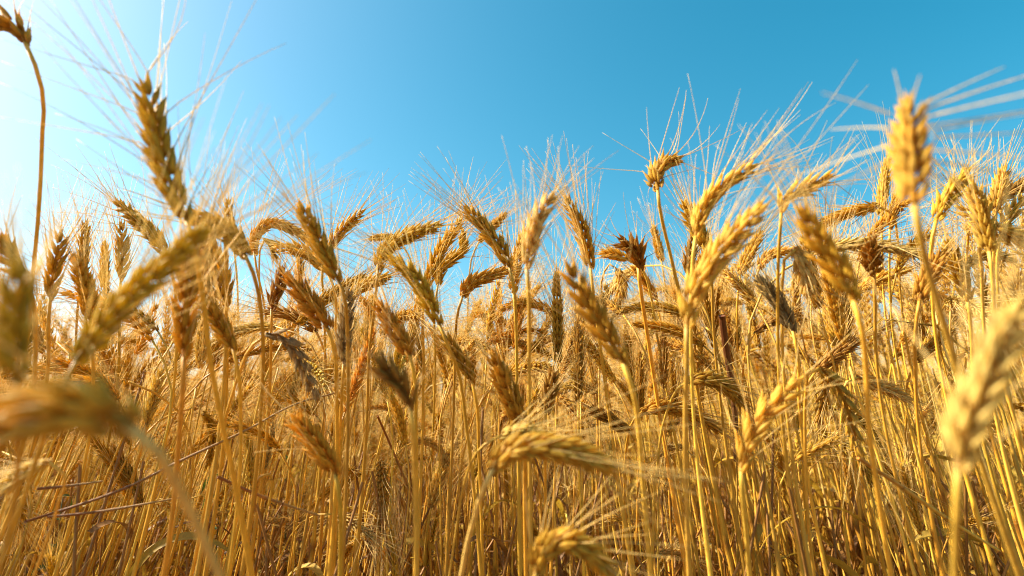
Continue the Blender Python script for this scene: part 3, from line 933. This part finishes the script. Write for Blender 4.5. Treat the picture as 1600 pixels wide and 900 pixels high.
pts = []
Y0, Y1 = 0.44, 14.0
y = Y0
while y < Y1:
    dens = 690 if y < 1.8 else 450 if y < 2.8 else (260 if y < 4.5 else (90 if y < 8 else 40))
    half = 1.15 * y + 0.9
    cell = 1 / math.sqrt(dens)
    x = -half
    while x < half:
        px, py = x + rnd.uniform(0, cell), y + rnd.uniform(0, cell)
        pts.append((px, py))
        x += cell
    y += cell
low = []                                   # extra dark straws and dead blades, added to darken the gaps between stems
y = 0.50
while y < 2.6:
    x = -(1.15 * y + 0.6)
    while x < 1.15 * y + 0.6:
        low.append((x + rnd.uniform(0, 0.036), y + rnd.uniform(0, 0.036)))
        x += 0.036
    y += 0.036

N_THINGS = 300 - len(HERO)
cand, rest = [], []
for (px, py) in sorted(pts, key=lambda q: q[0] ** 2 + q[1] ** 2):
    ti = rnd.randrange(NT)
    if rnd.random() < 0.27:
        ti = NT + rnd.randrange(4)
    if py < 0.53 and ti < NT:
        ti = NT + rnd.randrange(4)
    scl = rnd.gauss(0.94, 0.11) + 0.13 * float(np.clip((pixel_of((px, py, 0.7))[0] - 1000) / 250, 0, 1))
    # lean: the crop stands a little inwards on both flanks
    if rnd.random() < 0.14:
        scl = rnd.uniform(0.62, 0.8)
    lx = -0.16 * np.clip(px / 0.42, -1.9, 0.9) + rnd.gauss(0, 0.05)
    ly = rnd.gauss(0, 0.05)
    rz = rnd.uniform(-math.pi, math.pi)
    u, v, d = pixel_of((px, py, 0.7))
    if ti < NT:
        lim = np.interp(u, SKYLINE_X, SKYLINE_Y) + rnd.uniform(-10, 90)
        # the height at which a plant here reaches that line
        zmax = CAM_Z + d * (SP + CP * (450 - lim) / FPX)
        if TPL[ti]['top'] * scl > zmax:
            scl = zmax / TPL[ti]['top']
        if scl < 0.62:
            continue
        scl = min(scl, 1.22)
    if ti >= NT:
        scl = min(scl, 1.0)
    row = (px, py, ti, scl, lx, ly, rz, u, v, d)
    inview = -30 < u < 1630
    if ti < NT and inview and len(cand) < N_THINGS:
        cand.append(row)
    else:
        rest.append(row)

for (px, py) in low:
    rest.append((px, py, NT + rnd.randrange(4), rnd.gauss(0.86, 0.12), -0.16 * float(np.clip(px / 0.42, -1.9, 0.9)) + rnd.gauss(0, 0.09), rnd.gauss(0, 0.07), rnd.uniform(-3.14, 3.14), 0, 0, 0))

from mathutils import Euler, Matrix


def place_rot(lx, ly, rz):
    return (Matrix.Rotation(lx, 3, 'Y') @ Matrix.Rotation(-ly, 3, 'X') @ Matrix.Rotation(rz, 3, 'Z')).to_euler()


TONE_WORD = {'golden': 'golden', 'orange': 'orange-brown', 'brown': 'brown', 'yellow': 'yellow', 'pale': 'pale cream', 'grey': 'greyish'}
used = {}
for (px, py, ti, scl, lx, ly, rz, u, v, d) in cand:
    T = TPL[ti]
    rs = np.random.RandomState(int(abs(px * 9999) + abs(py * 7777)) % 100000)
    rot = place_rot(lx, ly, rz)
    c = rot.to_matrix() @ Vector(T['ear_mid'] * scl) + Vector((px, py, 0))
    e0 = rot.to_matrix() @ Vector(T['ear'][0] * scl) + Vector((px, py, 0))
    e1 = rot.to_matrix() @ Vector(T['ear'][-1] * scl) + Vector((px, py, 0))
    cu, cv, cd = pixel_of(c)
    ux, vx, _ = pixel_of(e0)
    uy, vy, _ = pixel_of(e1)
    # nearest named neighbour in the picture
    best = min(HERO, key=lambda h: (h[1] - cu) ** 2 + (h[2] - cv) ** 2 + (0 if cd > h[3] else 4e4))
    dx, dy = cu - best[1], cv - best[2]
    rel = ("right of" if dx > 0 else "left of") if abs(dx) > abs(dy) else ("below" if dy > 0 else "above")
    head = ''
    if abs(uy - ux) > 0.35 * abs(vy - vx) and T['pose'] != 'upright':
        head = ', tip rightwards,' if uy > ux else ', tip leftwards,'
    lab = "%s %s ear%s %s the %s" % (T['pose'], TONE_WORD[T['tone']], head, rel, best[0])
    k = used.get(lab, 0)
    used[lab] = k + 1
    if k:
        lab = ("%s, %s" % (lab, ["farther back", "third one deeper in", "fourth one deeper in", "fifth one deeper in", "sixth one deeper in", "seventh one deeper in"][min(k - 1, 5)]))
    root = thing("wheat_stalk", (px, py, 0), lab, "wheat", GROUP)
    root.rotation_euler = rot
    root.scale = (scl, scl, scl)
    tn = jitter(TONES[T['tone']], rs, 0.1)
    st = straw_tone(jitter(TONES[rs.choice(['golden', 'orange', 'yellow', 'brown'])], rs, 0.12))
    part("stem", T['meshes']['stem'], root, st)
    eo = part("ear", T['meshes']['ear'], root, tn)
    part("awns", T['meshes']['awns'], eo, tn)
    if 'leaf' in T['meshes']:
        part("leaf", T['meshes']['leaf'], root, tn)

# everything deeper in the field, beyond counting: one object
me = bpy.data.meshes.new("wheat_crop")
co = np.array([(r[0], r[1], 0.0) for r in rest], dtype=np.float32)
me.vertices.add(len(co)); me.vertices.foreach_set("co", co.ravel())
for nm, ty, dat in (("rot", 'FLOAT_VECTOR', np.array([tuple(place_rot(r[4], r[5], r[6])) for r in rest], dtype=np.float32)),
                    ("scl", 'FLOAT', np.array([r[3] for r in rest], dtype=np.float32)),
                    ("idx", 'INT', np.array([r[2] for r in rest], dtype=np.int32))):
    a = me.attributes.new(nm, ty, 'POINT')
    a.data.foreach_set("vector" if ty == 'FLOAT_VECTOR' else "value", dat.ravel())
crop = link(bpy.data.objects.new("wheat_crop", me))
crop["kind"] = "stuff"
crop["label"] = "dense mass of ripe wheat filling the field behind"
crop["category"] = "wheat crop"
ng = bpy.data.node_groups.new("crop_scatter", 'GeometryNodeTree')
ng.interface.new_socket("Geometry", in_out='INPUT', socket_type='NodeSocketGeometry')
ng.interface.new_socket("Geometry", in_out='OUTPUT', socket_type='NodeSocketGeometry')
gi, go = ng.nodes.new("NodeGroupInput"), ng.nodes.new("NodeGroupOutput")
iop = ng.nodes.new("GeometryNodeInstanceOnPoints")
ci = ng.nodes.new("GeometryNodeCollectionInfo")
ci.inputs["Collection"].default_value = tcol
ci.inputs["Separate Children"].default_value = True
ci.inputs["Reset Children"].default_value = True


def named(nm, ty):
    nd = ng.nodes.new("GeometryNodeInputNamedAttribute")
    nd.data_type = ty
    nd.inputs["Name"].default_value = nm
    return nd.outputs["Attribute"]


ng.links.new(gi.outputs[0], iop.inputs["Points"])
ng.links.new(ci.outputs[0], iop.inputs["Instance"])
iop.inputs["Pick Instance"].default_value = True
ng.links.new(named("idx", 'INT'), iop.inputs["Instance Index"])
ng.links.new(named("rot", 'FLOAT_VECTOR'), iop.inputs["Rotation"])
ng.links.new(named("scl", 'FLOAT'), iop.inputs["Scale"])
ng.links.new(iop.outputs[0], go.inputs[0])
md = crop.modifiers.new("scatter", 'NODES')
md.node_group = ng
print("heroes", len(HERO), "things", len(cand), "rest", len(rest))
